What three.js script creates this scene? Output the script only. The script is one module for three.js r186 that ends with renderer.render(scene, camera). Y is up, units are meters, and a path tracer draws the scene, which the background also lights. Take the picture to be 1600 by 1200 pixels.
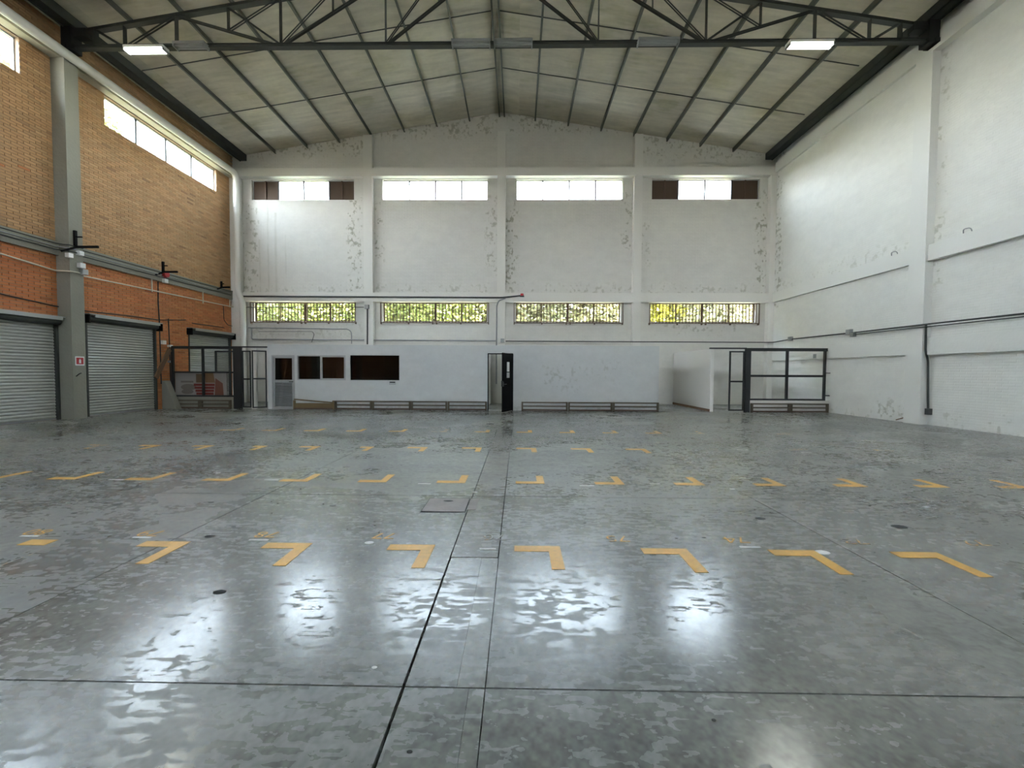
import * as THREE from 'three';
import { mergeGeometries } from 'three/addons/utils/BufferGeometryUtils.js';
import { FontLoader } from 'three/addons/loaders/FontLoader.js';
import { RectAreaLightUniformsLib } from 'three/addons/lights/RectAreaLightUniformsLib.js';

// ---------------------------------------------------------------- camera, sky, sun, exposure
const scene = new THREE.Scene();
const FOCAL = 600, YAW = 0.86 * Math.PI / 180, PITCH = 1.72 * Math.PI / 180, ROLL = 0.005;
const EYE = new THREE.Vector3(0, 1.4, 0);
const FORWARD = new THREE.Vector3(-Math.sin(YAW) * Math.cos(PITCH), -Math.sin(PITCH), -Math.cos(YAW) * Math.cos(PITCH));
const r0 = new THREE.Vector3().crossVectors(FORWARD, new THREE.Vector3(0, 1, 0)).normalize();
const u0 = new THREE.Vector3().crossVectors(r0, FORWARD);
const RIGHT = r0.clone().multiplyScalar(Math.cos(ROLL)).addScaledVector(u0, Math.sin(ROLL));
const UPV = u0.clone().multiplyScalar(Math.cos(ROLL)).addScaledVector(r0, -Math.sin(ROLL));
const camera = new THREE.PerspectiveCamera(90, 1600 / 1200, 0.05, 300);
camera.position.copy(EYE);
camera.up.copy(UPV);
camera.lookAt(EYE.clone().add(FORWARD));
scene.add(camera);

const renderer = new THREE.WebGLRenderer({ antialias: true });
renderer.toneMapping = THREE.LinearToneMapping;
renderer.toneMappingExposure = 30.0;
renderer.shadowMap.enabled = true;
RectAreaLightUniformsLib.init();

{ // bright hazy daylight sky: pale at the horizon, bluer overhead
  const w = 32, h = 64, d = new Float32Array(w * h * 4);
  for (let j = 0; j < h; j++) {
    const el = Math.max(0, ((j + 0.5) / h - 0.5) * 2);
    const k = Math.pow(el, 0.5);
    for (let i = 0; i < w; i++) d.set([1.06 - 0.46 * k, 1.06 - 0.20 * k, 1.04 + 0.08 * k, 1], (j * w + i) * 4);
  }
  const t = new THREE.DataTexture(d, w, h, THREE.RGBAFormat, THREE.FloatType);
  t.mapping = THREE.EquirectangularReflectionMapping; t.magFilter = THREE.LinearFilter; t.needsUpdate = true;
  scene.background = t; scene.environment = t;
  scene.backgroundIntensity = 1.6; scene.environmentIntensity = 1.6;
}
const sun = new THREE.DirectionalLight(new THREE.Color().setRGB(1, 0.93, 0.78), 5.5);
sun.position.set(22, 42, -9); sun.target.position.set(-2, 0, -12);
sun.castShadow = true; sun.shadow.mapSize.set(2048, 2048);
Object.assign(sun.shadow.camera, { left: -40, right: 40, top: 40, bottom: -40, near: 1, far: 110 });
scene.add(sun, sun.target);

// ---------------------------------------------------------------- helpers
const ray = (x, y) => FORWARD.clone().addScaledVector(RIGHT, (x - 800) / FOCAL).addScaledVector(UPV, -(y - 600) / FOCAL);
const onX = (x, y, X) => { const d = ray(x, y); return EYE.clone().addScaledVector(d, (X - EYE.x) / d.x); };
const onY = (x, y, Y = 0) => { const d = ray(x, y); return EYE.clone().addScaledVector(d, (Y - EYE.y) / d.y); };
const onZ = (x, y, Z) => { const d = ray(x, y); return EYE.clone().addScaledVector(d, (Z - EYE.z) / d.z); };
let seedState = 12345;
const rnd = () => { seedState = (Math.imul(seedState, 1664525) + 1013904223) >>> 0; return seedState / 4294967296; };
const rr = (a, b) => a + (b - a) * rnd();
const lerp = (a, b, t) => a + (b - a) * t;
const clamp = (x, a = 0, b = 1) => Math.min(b, Math.max(a, x));
const smooth = (a, b, x) => { const t = clamp((x - a) / (b - a)); return t * t * (3 - 2 * t); };
const h2 = (ix, iy, s) => { let h = Math.imul(ix, 374761393) + Math.imul(iy, 668265263) + Math.imul(s, 362437); h = Math.imul(h ^ (h >>> 13), 1274126177); return ((h ^ (h >>> 16)) >>> 0) / 4294967296; };
function vn(x, y, s) {
  const ix = Math.floor(x), iy = Math.floor(y); let fx = x - ix, fy = y - iy;
  fx = fx * fx * (3 - 2 * fx); fy = fy * fy * (3 - 2 * fy);
  const a = h2(ix, iy, s), b = h2(ix + 1, iy, s), c = h2(ix, iy + 1, s), d = h2(ix + 1, iy + 1, s);
  return a + (b - a) * fx + (c - a) * fy + (a - b - c + d) * fx * fy;
}
function fbm(x, y, o, s) { let v = 0, a = 0.5, t = 0; for (let i = 0; i < o; i++) { v += a * vn(x, y, s + i); t += a; a *= 0.5; x = x * 2.03 + 7.1; y = y * 2.03 + 3.7; } return v / t; }

function tex(w, h, fn, color) {
  const d = new Uint8Array(w * h * 4);
  for (let j = 0; j < h; j++) for (let i = 0; i < w; i++) {
    const c = fn((i + 0.5) / w, (j + 0.5) / h), k = (j * w + i) * 4;
    d[k] = clamp(c[0]) * 255; d[k + 1] = clamp(c[1]) * 255; d[k + 2] = clamp(c[2]) * 255; d[k + 3] = 255;
  }
  const t = new THREE.DataTexture(d, w, h); t.magFilter = THREE.LinearFilter; t.minFilter = THREE.LinearMipmapLinearFilter; t.generateMipmaps = true;
  t.wrapS = t.wrapT = THREE.RepeatWrapping; if (color) t.colorSpace = THREE.SRGBColorSpace; t.needsUpdate = true; return t;
}
const sr = (l) => l <= 0.0031308 ? 12.92 * l : 1.055 * Math.pow(l, 1 / 2.4) - 0.055;     // linear -> stored sRGB
const mat = (r, g, b, rough = 0.7, metal = 0, extra = {}) => new THREE.MeshStandardMaterial({ color: new THREE.Color().setRGB(r, g, b), roughness: rough, metalness: metal, ...extra });

const taken = {};
const numbered = (n) => { if (!(n in taken)) { taken[n] = 0; return n; } taken[n]++; return `${n}_${String(taken[n]).padStart(3, '0')}`; };
function part(name, geo, m, parent, label) {
  const o = new THREE.Mesh(Array.isArray(geo) ? mergeGeometries(geo.map((g) => { const q = g.index ? g.toNonIndexed() : g; for (const k of Object.keys(q.attributes)) if (!['position', 'normal', 'uv'].includes(k)) q.deleteAttribute(k); return q; })) : geo, m);
  o.name = name; o.castShadow = o.receiveShadow = true; parent.add(o); if (label) o.userData.label = label; return o;
}
function thing(name, label, category, group) {
  const o = new THREE.Group(); o.name = numbered(name); o.userData = { label, category }; if (group) o.userData.group = group; scene.add(o); return o;
}
function solo(name, geo, m, label, category, group) {
  const o = part(numbered(name), geo, m, scene); o.userData = { label, category }; if (group) o.userData.group = group; return o;
}
function struct(name, label, category, geo, m) {
  const o = geo ? part(numbered(name), geo, m, scene) : new THREE.Group();
  if (!geo) { o.name = numbered(name); scene.add(o); }
  o.userData = { kind: 'structure', label, category }; return o;
}
// box given by its six bounds; uv in metres by dominant face
function bx(x0, x1, y0, y1, z0, z1) {
  const g = new THREE.BoxGeometry(Math.abs(x1 - x0), Math.abs(y1 - y0), Math.abs(z1 - z0)); g.translate((x0 + x1) / 2, (y0 + y1) / 2, (z0 + z1) / 2); return worldUV(g);
}
function worldUV(g) {
  const p = g.attributes.position, n = g.attributes.normal, uv = g.attributes.uv;
  for (let i = 0; i < p.count; i++) {
    const ax = Math.abs(n.getX(i)), ay = Math.abs(n.getY(i)), az = Math.abs(n.getZ(i));
    if (ay >= ax && ay >= az) uv.setXY(i, p.getX(i), p.getZ(i)); else if (ax >= az) uv.setXY(i, p.getZ(i), p.getY(i)); else uv.setXY(i, p.getX(i), p.getY(i));
  }
  return g;
}
function bar(a, b, w, h) { // box of section w x h from a to b
  const A = new THREE.Vector3(...(a.isVector3 ? a.toArray() : a)), B = new THREE.Vector3(...(b.isVector3 ? b.toArray() : b)), L = A.distanceTo(B);
  const g = new THREE.BoxGeometry(w, h, L), m = new THREE.Matrix4(), d = B.clone().sub(A).normalize();
  const up = Math.abs(d.y) > 0.98 ? new THREE.Vector3(0, 0, 1) : new THREE.Vector3(0, 1, 0);
  const X = new THREE.Vector3().crossVectors(up, d).normalize(), Y = new THREE.Vector3().crossVectors(d, X);
  m.makeBasis(X, Y, d).setPosition(A.add(B).multiplyScalar(0.5)); return g.applyMatrix4(m);
}
function pipe(pts, r, bend = 0.1, seg = 8) { // straight runs with rounded bends
  const P = pts.map((p) => p.isVector3 ? p.clone() : new THREE.Vector3(...p)), path = new THREE.CurvePath(); let last = P[0];
  for (let i = 1; i < P.length; i++) {
    if (i === P.length - 1) { path.add(new THREE.LineCurve3(last, P[i])); break; }
    const b = Math.min(bend, P[i].distanceTo(P[i - 1]) * 0.45, P[i].distanceTo(P[i + 1]) * 0.45);
    const a = P[i].clone().add(P[i - 1].clone().sub(P[i]).setLength(b)), c = P[i].clone().add(P[i + 1].clone().sub(P[i]).setLength(b));
    path.add(new THREE.LineCurve3(last, a)); path.add(new THREE.QuadraticBezierCurve3(a, P[i], c)); last = c;
  }
  const geos = [];
  for (const c of path.curves) { const n = c.isLineCurve3 ? 1 : 5; geos.push(new THREE.TubeGeometry(c, n, r, seg, false)); }
  return geos;
}
function slabShape(pts, holes, depth) { // extruded outline with holes
  const s = new THREE.Shape(pts.map((p) => new THREE.Vector2(...p)));
  for (const [a0, a1, b0, b1] of holes) s.holes.push(new THREE.Path([[a0, b0], [a0, b1], [a1, b1], [a1, b0]].map((p) => new THREE.Vector2(...p))));
  return new THREE.ExtrudeGeometry(s, { depth, bevelEnabled: false });
}
const frameGeo = (x0, x1, y0, y1, z0, z1, t) => [bx(x0, x1, y0, y0 + t, z0, z1), bx(x0, x1, y1 - t, y1, z0, z1), bx(x0, x0 + t, y0 + t, y1 - t, z0, z1), bx(x1 - t, x1, y0 + t, y1 - t, z0, z1)];

// ---------------------------------------------------------------- dimensions (metres)
const XL = -13.0, XR = 11.45, XRF = 11.33, ZB = -17.5, ZF = 9.1, ZC = -10.85, ZP = -14.1, XM = -0.77;
const roofY = (x) => 13.02 - 0.158 * Math.abs(x - XM);

// ---------------------------------------------------------------- surface textures
const floorTone = (x, z) => { // concrete: [tone, roughness] with scuffs, stains and worn sealer
  const a = fbm(x * 0.33, z * 0.33, 4, 11), b = fbm(x * 1.7, z * 2.1, 4, 23), c = fbm(x * 14, z * 14, 3, 31), e = fbm(x * 45, z * 45, 2, 37);
  const sc = fbm(x * 1.1 + 3 * a, z * 6.0, 4, 47);                                   // drag marks across the hall
  let t = 0.90 + 0.34 * (a - 0.5) + 0.26 * (b - 0.5) + 0.34 * (c - 0.5) + 0.66 * (e - 0.5) + 0.45 * (sc - 0.5);
  const dark = smooth(0.48, 0.80, fbm(x * 0.8 + 40, z * 1.3, 4, 71)); t -= 0.10 * dark;
  let ro = 0.27 + 0.06 * (b - 0.5) + 0.20 * (a - 0.5) + 0.05 * dark;
  // the old sealer has flaked off in small scales all over the hall, more in some places than in others
  const f = fbm(x * 17 + 2 * c, z * 44, 4, 91), g = fbm(x * 0.9, z * 1.4, 3, 95), k = smooth(0.53, 0.565, f * 0.62 + g * 0.42);
  ro = lerp(ro - 0.04, ro + 0.15, k); t -= 0.03 * k;
  return [t, clamp(ro, 0.12, 0.75), a, b];
};
function floorMaps(x0, x1, z0, z1, w, h) {
  const rough = new Float32Array(w * h);
  const cm = tex(w, h, (u, v) => {
    const x = lerp(x0, x1, u), z = lerp(z0, z1, v), [t, ro, a, b] = floorTone(x, z);
    rough[Math.floor(v * h) * w + Math.floor(u * w)] = ro;
    const warm = 0.02 * (a - 0.5) + 0.02 * (b - 0.5);
    return [sr(0.20 * t * (1 + warm)), sr(0.202 * t), sr(0.18 * t * (1 - warm))];
  }, true);
  const rm = tex(w, h, (u, v) => { const r = rough[Math.floor(v * h) * w + Math.floor(u * w)]; return [r, r, r]; });
  for (const t of [cm, rm]) { t.repeat.set(1 / (x1 - x0), 1 / (z1 - z0)); t.offset.set(-x0 / (x1 - x0), -z0 / (z1 - z0)); t.wrapS = t.wrapT = THREE.ClampToEdgeWrapping; }
  return [cm, rm];
}
const bumpFine = tex(512, 512, (u, v) => { const p = fbm(u * 24, v * 24, 5, 5); return [p, p, p]; });
bumpFine.repeat.set(0.8, 0.8);
const [nearC, nearR] = floorMaps(-5, 5, -4.4, 0.1, 2048, 1024);
const [farC, farR] = floorMaps(-13.1, 11.7, -17.6, 9.2, 1536, 1536);
const mkFloor = (c, r, tint) => new THREE.MeshPhysicalMaterial({ color: new THREE.Color().setRGB(...tint), map: c, roughnessMap: r, roughness: 1, metalness: 0, ior: 1.8, bumpMap: bumpFine, bumpScale: 0.0005 });

// white-painted masonry: limewash unevenness, specks of mould where the photograph shows them
function wallTex(w, h, u0, u1, v0, v1, seed, spots, base = [0.70, 0.69, 0.65], drips = []) {
  const t = tex(w, h, (a, b) => {
    const x = lerp(u0, u1, a), y = lerp(v0, v1, b);
    const n = fbm(x * 0.5, y * 0.5, 4, seed), m = fbm(x * 3, y * 5, 4, seed + 9), g = fbm(x * 12, y * 12, 3, seed + 17);
    let k = 1 + 0.10 * (n - 0.5) + 0.10 * (m - 0.5) + 0.05 * (g - 0.5), dirt = 0;
    for (const [sx0, sx1, sy0, sy1, amt] of spots) {
      const ins = Math.min(smooth(sx0 - 0.25, sx0 + 0.1, x), 1 - smooth(sx1 - 0.1, sx1 + 0.25, x), smooth(sy0 - 0.4, sy0 + 0.2, y), 1 - smooth(sy1 - 0.2, sy1 + 0.4, y));
      if (ins > 0) dirt = Math.max(dirt, amt * smooth(0.62 - 0.10 * ins, 0.70, 0.35 * m + 0.65 * fbm(x * 11, y * 9, 4, seed + 31)) * ins);
    }
    for (const [dx, dw, dy0, dy1, amt] of drips) if (y > dy0 && y < dy1) { const q = Math.abs(x - dx - 0.03 * (vn(y * 2, 1, 7) - 0.5)); if (q < dw) dirt = Math.max(dirt, amt * (1 - q / dw) * vn(y * 3, dx * 9, 3)); }
    k *= 1 - 0.46 * dirt;
    const yel = 0.04 * (n - 0.4);
    return [sr(base[0] * k * (1 + yel * 0.3)), sr(base[1] * k), sr(base[2] * k * (1 - yel - 0.10 * dirt))];
  }, true);
  t.repeat.set(1 / (u1 - u0), 1 / (v1 - v0)); t.offset.set(-u0 / (u1 - u0), -v0 / (v1 - v0)); return t;
}
const brickBump = tex(256, 256, (u, v) => { // painted-over courses, about 7 cm high: 16 courses and 5 lengths per repeat
  const row = Math.floor(v * 16), fy = v * 16 - row, fx = (u * 5 + (row % 2) * 0.5) % 1, n = 0.12 * vn(u * 60, v * 60, 4);
  const e = Math.min(smooth(0, 0.16, fy), smooth(1, 0.84, fy), smooth(0, 0.05, fx), smooth(1, 0.95, fx)) * 0.85 + n; return [e, e, e];
});
brickBump.repeat.set(1 / 1.25, 1 / 1.12);
const backTex = wallTex(2048, 1024, -13.2, 11.8, 0, 13.2, 201, [
  [-12.7, -11.9, 4.9, 9.0, 0.9], [-7.7, -7.1, 5.0, 9.2, 1.0], [-6.6, -6.2, 6.5, 9.0, 0.9], [-1.4, -1.0, 6.0, 9.2, 0.8], [-0.6, -0.1, 5.2, 9.0, 1.0],
  [4.7, 5.1, 7.0, 9.4, 0.9], [5.5, 5.8, 6.4, 8.0, 0.7], [10.6, 11.3, 5.0, 9.4, 1.0], [-12.6, -7.0, 11.2, 12.0, 0.9], [-6.6, -1, 12.0, 13, 0.8], [-0.4, 5, 12.2, 12.9, 0.9], [5.4, 11.2, 11.0, 12, 0.7],
  [-12.2, 10.6, 4.95, 5.25, 0.6], [6.2, 9.8, 3.3, 3.6, 0.7], [-12.6, -7.2, 3.0, 3.5, 0.4]], [0.66, 0.645, 0.60],
  [[-11.4, 0.06, 5, 9, 0.5], [-11.05, 0.08, 5, 8.6, 0.5], [-10.6, 0.05, 5, 7.6, 0.35], [-11.8, 0.06, 5, 7.4, 0.5]]);
const rightTex = wallTex(2048, 1024, -17.6, 9.2, 0, 12, 301, [[-17.4, -16.9, 4, 11, 0.9], [-10.9, -10.72, 4, 10.0, 0.7], [-12.2, -11.4, 0, 0.5, 0.8], [-10.4, -9, 0, 0.35, 0.6], [-17, -11, 0, 0.14, 0.5], [-16.8, -11.5, 5.0, 5.3, 0.4]], [0.73, 0.73, 0.69]);
const partTex = wallTex(1024, 256, -9.4, 7.2, 0, 2.5, 401, [[1.0, 2.2, 0.9, 1.6, 0.45], [2.5, 3.6, 1.2, 1.8, 0.35], [-9.3, 5.1, 0, 0.12, 0.4]], [0.56, 0.575, 0.57]);
const M = {
  back: new THREE.MeshStandardMaterial({ map: backTex, roughness: 0.85, bumpMap: brickBump, bumpScale: 0.006 }),
  right: new THREE.MeshStandardMaterial({ map: rightTex, roughness: 0.8, bumpMap: brickBump, bumpScale: 0.003 }),
  partition: new THREE.MeshStandardMaterial({ map: partTex, roughness: 0.6, bumpMap: bumpFine, bumpScale: 0.002 }),
  trim: mat(0.70, 0.685, 0.635, 0.8, 0, { bumpMap: bumpFine, bumpScale: 0.004 }),
  trimRight: mat(0.72, 0.72, 0.68, 0.8, 0, { bumpMap: bumpFine, bumpScale: 0.003 }),
  plaster: mat(0.72, 0.70, 0.66, 0.8),
  concrete: mat(0.25, 0.245, 0.20, 0.85, 0, { bumpMap: bumpFine, bumpScale: 0.006 }),
  mortar: mat(0.30, 0.22, 0.16, 0.95),
  steel: mat(0.055, 0.06, 0.055, 0.5, 0.3),
  darkSteel: mat(0.022, 0.023, 0.024, 0.5, 0.2),
  purlin: mat(0.13, 0.135, 0.12, 0.5, 0.4),
  black: new THREE.MeshPhysicalMaterial({ color: new THREE.Color().setRGB(0.006, 0.006, 0.0065), roughness: 0.8, specularIntensity: 0.25 }),
  galv: mat(0.33, 0.34, 0.34, 0.5, 0.5),
  shutter: mat(0.42, 0.43, 0.39, 0.4, 0.2),
  alu: mat(0.40, 0.41, 0.41, 0.45, 0.4),
  cream: mat(0.62, 0.58, 0.46, 0.4),
  whitePipe: mat(0.66, 0.65, 0.60, 0.4),
  white: mat(0.80, 0.80, 0.78, 0.6),
  red: mat(0.45, 0.025, 0.03, 0.5),
  ochre: mat(0.15, 0.105, 0.045, 0.7),
  railBrown: mat(0.11, 0.09, 0.06, 0.7),
  brown: mat(0.085, 0.05, 0.03, 0.6),
  board: mat(0.075, 0.045, 0.027, 0.7),
  wood: mat(0.14, 0.075, 0.035, 0.7),
  soil: mat(0.03, 0.03, 0.028, 1),
  clear: new THREE.MeshPhysicalMaterial({ color: 0xffffff, roughness: 0.02, transmission: 1, thickness: 0, ior: 1.45 }),
  tinted: new THREE.MeshPhysicalMaterial({ color: new THREE.Color().setRGB(0.42, 0.43, 0.43), roughness: 0.03, transmission: 1, thickness: 0, ior: 1.5 }),
};

// ---------------------------------------------------------------- floor
const floor = struct('floor', 'grey sealed concrete floor slabs with yellow motorcycle bay marks', 'floor');
{
  part('sub_base', bx(XL - 0.3, XR + 0.3, -0.3, -0.06, ZB - 0.3, ZF + 0.3), M.soil, floor);
  const N = mkFloor(nearC, nearR, [1, 1, 1]), F = mkFloor(farC, farR, [1, 1, 1]);
  const strip = mkFloor(nearC, nearR, [0.84, 0.80, 0.76]), stripFar = mkFloor(farC, farR, [0.86, 0.81, 0.77]), stripPale = mkFloor(nearC, nearR, [1.0, 1.0, 1.0]), tape = mkFloor(nearC, nearR, [1.12, 1.12, 1.1]);
  const slab = (x0, x1, z0, z1, m, g = 0.004, label) => part('slab', bx(x0 + g, x1 - g, -0.1, 0, z0 + g, z1 - g), m, floor, label);
  const cols = [[-13.3, -8.3], [-8.3, -2.85], [-2.85, -0.504], [-0.139, 2.64], [2.64, 8.2], [8.2, 11.8]], rows = [[9.3, 3.6], [3.6, -1.66], [-1.66, -4.3], [-4.3, -17.7]];
  for (const [x0, x1] of cols) for (const [z1, z0] of rows) {
    const near = x0 >= -2.9 && x1 <= 2.7 && z0 >= -4.4 && z1 < 4;
    const g = (x0 < -3 && x0 > -9 && 0) || 0.004;
    slab(x0, x1, z0, z1, near ? N : F, g);
  }
  slab(-0.504, -0.139, -4.3, -2.86, strip, 0.005, 'darker concrete patch over the drain trench');
  part('slab', bx(-0.494, -0.2645, -0.1, 0, -2.855, -1.664), stripPale, floor); part('slab', bx(-0.2635, -0.1395, -0.1, -0.001, -2.855, -1.664), tape, floor, 'narrow pale strip of filler over the trench');
  part('slab', bx(-0.494, -0.2095, -0.1, 0, -1.656, 1.0), stripPale, floor); part('slab', bx(-0.2085, -0.1395, -0.1, -0.001, -1.656, 1.0), tape, floor);
  slab(-0.504, -0.139, 1.0, 9.3, stripFar); slab(-0.504, -0.139, -17.7, -4.3, stripFar, 0.005, 'brownish concrete strip filling the long trench');
}
// bay marks: worn road paint
const paint = [0.0, 0.30, 0.52, 0.66].map((wear, i) => {
  const t = tex(256, 256, (u, v) => {
    const f = fbm(u * 10, v * 10, 5, 500 + i), q = fbm(u * 40, v * 40, 3, 540 + i), k = smooth(wear - 0.1, wear + 0.12, 0.55 * f + 0.45 * q + 0.12);
    const s = 0.9 + 0.25 * (q - 0.5); return [sr(lerp(0.27, 0.80 * s, k)), sr(lerp(0.27, 0.46 * s, k)), sr(lerp(0.24, 0.10 * s, k))];
  }, true); t.repeat.set(1.1, 1.1);
  return new THREE.MeshStandardMaterial({ map: t, roughness: 0.42 });
});
{
  const arm = 0.365, wd = 0.095, th = 0.003;
  const mark = (x, z, dir, m, opt = {}) => { // corner at the right end; dir +1: second arm towards +z
    const L = opt.left ?? arm, q = opt.q ?? arm, p = dir > 0 ? [[x - L, z], [x, z], [x, z + q], [x - wd, z + q], [x - wd, z + wd], [x - L, z + wd]] : [[x - L, z], [x, z], [x, z - q], [x - wd, z - q], [x - wd, z - wd], [x - L, z - wd]];
    const s = new THREE.Shape(p.map(([a, b]) => new THREE.Vector2(a, b))), g = new THREE.ExtrudeGeometry(s, { depth: th, bevelEnabled: false });
    g.rotateX(Math.PI / 2); g.translate(0, th + 0.0005, 0); part('bay_mark', worldUV(g), m, floor, opt.label);
  };
  const PX = (k) => 0.345 + 1.0045 * k;
  mark(PX(-3), -3.065, 1, paint[0]); mark(PX(-2), -3.062, 1, paint[0]); mark(PX(-1), -3.057, 1, paint[0]); mark(PX(0), -3.06, 1, paint[0]);
  mark(PX(1), -3.042, 1, paint[0]); mark(PX(2), -3.04, 1, paint[0]); mark(PX(3) - 0.06, -3.03, 1, paint[0]);
  part('bay_mark', bx(-4.0, -3.78, 0.0005, 0.0035, -3.07, -2.97), paint[0], floor, 'short worn stub of a yellow bay mark');
  part('bay_outline', bx(-3.70, -3.685, 0.0005, 0.002, -2.97, -2.62), paint[3], floor);
  const r2 = [[-7, 1], [-6, 0], [-5, 0], [-4, 0], [-3, 1], [-2, 0], [-1, 0], [0, 0], [1, 0], [2, 0], [3, 0], [4, 1], [5, 1], [6, 2]];
  for (const [k, w] of r2) mark(PX(k), -4.80, -1, paint[w], k === 0 ? { label: 'yellow bay mark with a nearly worn off arm' } : {});
  const r3 = [[-8, 3], [-7, 1], [-6, 1], [-5, 0], [-4, 1], [-3, 0], [-2, 1], [-1, 1], [0, 0], [1, 0], [2, 1]];
  for (const [k, w] of r3) mark(PX(k), -7.09, 1, paint[w], k === -3 || k === -5 ? { left: 0.24 } : {});
  const r4 = [[-7, 2], [-6, 2], [-5, 1], [-4, 1], [-3, 1], [-2, 3], [-1, 2], [0, 1], [1, 1], [2, 2], [3, 2], [4, 3], [6, 3]];
  for (const [k, w] of r4) mark(PX(k), -8.93, -1, paint[w]);
  part('bay_mark', bx(5.0, 5.35, 0.0005, 0.003, -7.2, -7.1), paint[3], floor); part('bay_mark', bx(6.6, 6.9, 0.0005, 0.003, -7.2, -7.1), paint[3], floor);
  // bay numbers, painted to be read from the other side
  const font = await new FontLoader().loadAsync('fonts/droid/droid_sans_regular.typeface.json');
  const number = (txt, x, z, m, size = 0.105) => {
    const g = new THREE.ExtrudeGeometry(font.generateShapes(txt, size), { depth: 0.002, bevelEnabled: false, curveSegments: 4 });
    g.computeBoundingBox(); const c = g.boundingBox.getCenter(new THREE.Vector3()); g.translate(-c.x, -c.y, 0); g.scale(1.25, 1, 1);
    g.rotateX(-Math.PI / 2); g.rotateY(Math.PI); g.translate(x, 0.0008, z); part('bay_number', worldUV(g), m, floor, `painted bay number ${txt}`);
  };
  [['80', -4.14, 1], ['79', -3.15, 1], ['78', -2.14, 1], ['77', -1.13, 1], ['76', -0.19, 3], ['75', 0.85, 2], ['74', 1.84, 1], ['73', 2.82, 3], ['72', 3.81, 3]].forEach(([t, x, w]) => number(t, x, -3.215, paint[w]));
  // short white dashes beside the bays and flecks of dried plaster
  const dashes = [[46, 838, 0.16], [222, 840, 0.16], [404, 844, 0.16], [762, 858, 0.13], [1172, 855, 0.17], [424, 750, 0.18], [663, 756, 0.16], [917, 759, 0.18], [1023, 756, 0.13], [182, 749.5, 0.2], [1160, 703, 0.2], [1260, 707, 0.18]];
  for (const [px, py, l] of dashes) { const p = onY(px, py); part('white_dash', bx(p.x - l / 2, p.x + l / 2, 0.0005, 0.003, p.z - 0.012, p.z + 0.012), M.white, floor); }
  for (const [px, py, s] of [[577, 848, 0.035], [1285, 863, 0.05], [1144, 764, 0.03], [1447, 792, 0.03], [742, 769, 0.03], [585, 1043, 0.012], [530, 921, 0.01], [341, 739, 0.03]]) {
    const p = onY(px, py), g = new THREE.SphereGeometry(s, 10, 5); g.scale(1.2, 0.06, 0.8); g.translate(p.x, 0.001, p.z); part('plaster_fleck', g, M.white, floor);
  }
  // small oil spots and old anchor holes
  for (const [px, py, s] of [[184, 788, 0.05], [330, 785, 0.03], [520, 790, 0.035], [365, 823, 0.02], [914, 817, 0.014], [1057, 841, 0.014], [1100, 840, 0.018], [1188, 810, 0.05], [1405, 823, 0.07], [328, 838, 0.045], [343, 925, 0.04], [116, 802, 0.03], [1115, 1125, 0.008], [640, 1175, 0.01], [745, 688, 0.05]]) {
    const p = onY(px, py), g = new THREE.CylinderGeometry(s, s, 0.002, 12); g.scale(1, 1, 0.6); g.translate(p.x, 0.0012, p.z); part('oil_spot', g, M.soil, floor);
  }
}

// ---------------------------------------------------------------- back wall and its concrete frame
const wu = [[-12.12, -7.45], [-6.14, -1.4], [-0.11, 4.64], [5.95, 10.72]], wl = [[-12.12, -7.46], [-6.16, -1.41], [-0.11, 4.63], [5.97, 10.69]];
const gable = [[-13.3, 0], [11.8, 0], [11.8, roofY(11.8) + 0.02], [XM, roofY(XM) + 0.02], [-13.3, roofY(-13.3) + 0.02]];
{
  const wb = struct('wall_back', 'white painted brick gable wall with two rows of windows', 'wall', slabShape(gable, [...wu.map(([a, b]) => [a, b, 9.17, 10.07]), ...wl.map(([a, b]) => [a, b, 3.69, 4.57])], 0.25), M.back);
  wb.position.z = ZB - 0.25;
}
const trimZ = ZB + 0.24;
const cornerBits = (n, label, geo, m = M.trim) => struct(n, label, 'concrete frame', geo, m);
cornerBits('trim_1', 'upper white concrete ring beam along the gable wall', [bx(XL, XRF, 10.11, 10.46, ZB, trimZ)]);
cornerBits('trim_2', 'lower white concrete ring beam above the barred windows', [bx(XL, XRF, 4.56, 4.96, ZB, trimZ)]);
cornerBits('trim_3', 'white concrete pillar of the gable wall beside the half blocked left window', [bx(-6.94, -6.54, 0, 10.11, ZB, trimZ - 0.02), bx(-6.94, -6.54, 10.46, roofY(-6.94) - 0.12, ZB, trimZ - 0.02)]);
cornerBits('trim_4', 'white concrete pillar under the roof ridge', [bx(-0.95, -0.58, 0, 10.11, ZB, trimZ - 0.02), bx(-0.95, -0.58, 10.46, 12.05, ZB, trimZ - 0.02)]);
cornerBits('trim_5', 'white concrete pillar of the gable wall towards the plain side wall', [bx(5.1, 5.46, 0, 10.11, ZB, trimZ - 0.02), bx(5.1, 5.46, 10.46, roofY(5.46) - 0.12, ZB, trimZ - 0.02)]);
cornerBits('trim_6', 'white concrete corner pillar beside the plain side wall', [bx(11.08, XRF + 0.1, 0, 10.11, ZB, trimZ - 0.02)]);
cornerBits('trim_7', 'white concrete corner pillar behind the white downpipe', [bx(XL - 0.05, -12.55, 0, 10.11, ZB, trimZ - 0.02)]);

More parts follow.
